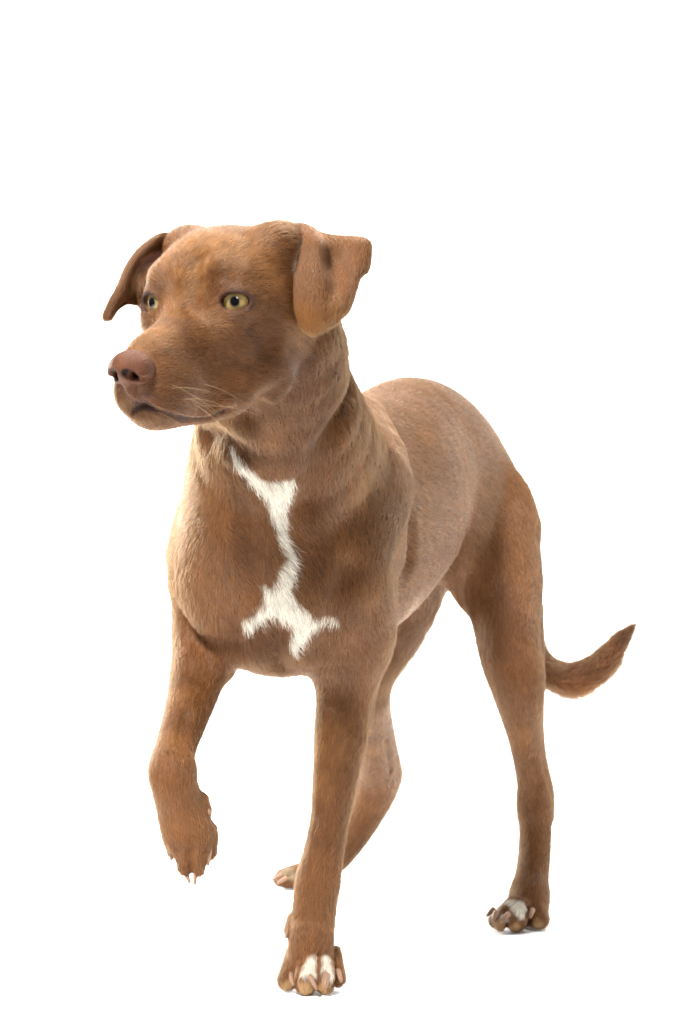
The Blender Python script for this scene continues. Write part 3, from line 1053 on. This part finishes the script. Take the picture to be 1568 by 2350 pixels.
def fur_object(name, P4, col, r_root, r_tip, mat=None, scale=None):
    n, K = P4.shape[:2]
    cu = bpy.data.hair_curves.new(name)
    cu.add_curves([K] * n)
    cu.attributes['position'].data.foreach_set('vector', P4.astype(np.float32).ravel())
    ra = cu.attributes.get('radius') or cu.attributes.new('radius', 'FLOAT', 'POINT')
    prof = r_root + (r_tip - r_root) * np.linspace(0, 1, K) ** 1.5
    rr = np.tile(prof, (n, 1)) if scale is None else prof[None, :] * scale[:, None]
    ra.data.foreach_set('value', rr.astype(np.float32).ravel())
    ca = cu.attributes.new('coat', 'FLOAT_COLOR', 'CURVE')
    ca.data.foreach_set('color', np.concatenate([col, np.ones((n, 1))], 1).astype(np.float32).ravel())
    cu.materials.append(mat or M_HAIR)
    o = bpy.data.objects.new(name, cu)
    sc.collection.objects.link(o)
    o.parent = dog
    o.matrix_parent_inverse = dog.matrix_world.inverted()
    return o


if FUR:
    dens = np.ones(len(V))
    dens = dens + 2.6 * (1 - smooth01(np.linalg.norm(V - hd(0, 15, -30), axis=1), 0.085, 0.13))
    dens = dens + 1.2 * (1 - smooth01(V[:, 2], 0.04, 0.12))
    NB = 560000
    fi, fv, wt = scatter(V, Q, NB, dens)
    root = (V[fv] * wt[..., None]).sum(1)
    nr = (N[fv] * wt[..., None]).sum(1)
    nr /= np.linalg.norm(nr, axis=1, keepdims=True)
    keep = np.ones(NB, bool)
    for s in (1, -1):
        c, n, side, upv = EYES[s]
        q = root - (c + n * 0.011)
        keep &= ((q @ side / 0.0140) ** 2 + (q @ upv / 0.0092) ** 2 + (q @ n / 0.012) ** 2) > 1
    keep &= nose_full(root, 0.004) > 0.0008
    mouth = Field()
    mouth.chain([(p_, 0.0042 + 0.0008 * (i > 2)) for i, p_ in enumerate(MP)])
    mouth.chain([(p_, 0.0025) for p_ in MQ])
    keep &= mouth(root) > 0
    keep &= root[:, 2] > 0.0015
    root, nr = root[keep], nr[keep]
    fl, ln = body.flow(root)
    # long hair under the tail, on the back of the far thigh and down the chest blaze
    tail = np.maximum(np.exp(-((root - P(1305, 1590, 2.17)) ** 2).sum(1) / 0.035 ** 2), np.exp(-((root - P(1390, 1555, 2.14)) ** 2).sum(1) / 0.025 ** 2))
    thigh = np.exp(-((root - P(940, 1475, 2.06)) ** 2).sum(1) / 0.045 ** 2)
    ln = ln * (1 + 0.8 * tail + 2.0 * thigh)
    near_eye = np.minimum(*[np.linalg.norm(root - (EYES[s][0] + EYES[s][1] * 0.011), axis=1) for s in (1, -1)])
    ln = ln * (0.6 + 0.4 * smooth01(near_eye, 0.012, 0.022))
    el = np.full(len(root), 0.21) + 0.45 * tail + 0.5 * thigh
    P4 = strands(root, nr, fl, ln, el)
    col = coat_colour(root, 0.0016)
    fu = fl / (np.linalg.norm(fl, axis=1, keepdims=True) + 1e-9)
    loc = np.round(root / 0.02) * 0.02
    sp_ = root - 0.8 * fu * ((root - loc) * fu).sum(1, keepdims=True)
    streak = 0.24 * vnoise(sp_, 0.0022, 21) + 0.18 * vnoise(sp_, 0.005, 22)
    col = col * (1 + streak + 0.17 * rng.standard_normal(len(root)))[:, None].clip(0.35, 1.8)
    allP, allC = [P4], [col]
    for o, ev, eq, en, ef in EARS:
        i, f3, wt = scatter(ev, eq, 30000)
        r0 = (ev[f3] * wt[..., None]).sum(1)
        n0 = (en[f3] * wt[..., None]).sum(1)
        f0 = (ef[f3] * wt[..., None]).sum(1)
        allP.append(strands(r0, n0, f0, np.full(len(r0), 0.0042), np.full(len(r0), 0.2)))
        cc = coat_colour(r0)
        allC.append(cc * (1 + 0.16 * rng.standard_normal(len(r0)))[:, None].clip(0.5, 1.6))
    AP = np.concatenate(allP)
    Ls = np.linalg.norm(AP[:, -1] - AP[:, 0], axis=1)
    fur_object('fur', AP, np.concatenate(allC), 0.00017, 0.00005, None, np.clip(Ls / 0.0075, 0.55, 1.15))

# ------------------------------------------------------------------ whiskers
wr, wd, wl = [], [], []
for s in (1, -1):
    for i in range(8):
        f0, u0 = rng.uniform(34, 82), rng.uniform(-78, -56)
        l0 = s * 30
        o0 = hd(l0, f0, u0)
        # walk in to the skin
        for _ in range(60):
            if body(o0[None])[0] < 0.0005:
                break
            o0 = o0 - s * HM[0] * 0.0006
        wr.append(o0)
        wd.append(hdir(s * rng.uniform(0.4, 1.0), rng.uniform(-0.9, 0.1), -rng.uniform(-0.1, 0.9)))
        wl.append(rng.uniform(0.025, 0.055))
for i in range(8):
    wr.append(hd(rng.uniform(-10, 12), rng.uniform(50, 70), -90))
    wd.append(hdir(rng.uniform(-.4, .5), -0.2, -1))
    wl.append(rng.uniform(0.012, 0.025))
wr, wd, wl = np.array(wr), np.array(wd), np.array(wl)
W = np.stack([wr + wd * (wl * t)[:, None] - np.outer(wl * t * t * 0.25, UP) for t in np.linspace(0, 1, 7)], 1)
wm, n_, l_, b_ = new_mat('whisker_hair')
b_.inputs['Base Color'].default_value = (0.45, 0.30, 0.16, 1)
b_.inputs['Roughness'].default_value = 0.35
fur_object('whiskers', W, np.tile([[0.45, 0.3, 0.16]], (len(W), 1)), 0.00006, 0.00002, wm)

# the parts that look different from the coat
nose_o['label'] = 'damp pinkish brown nose with dark nostrils'
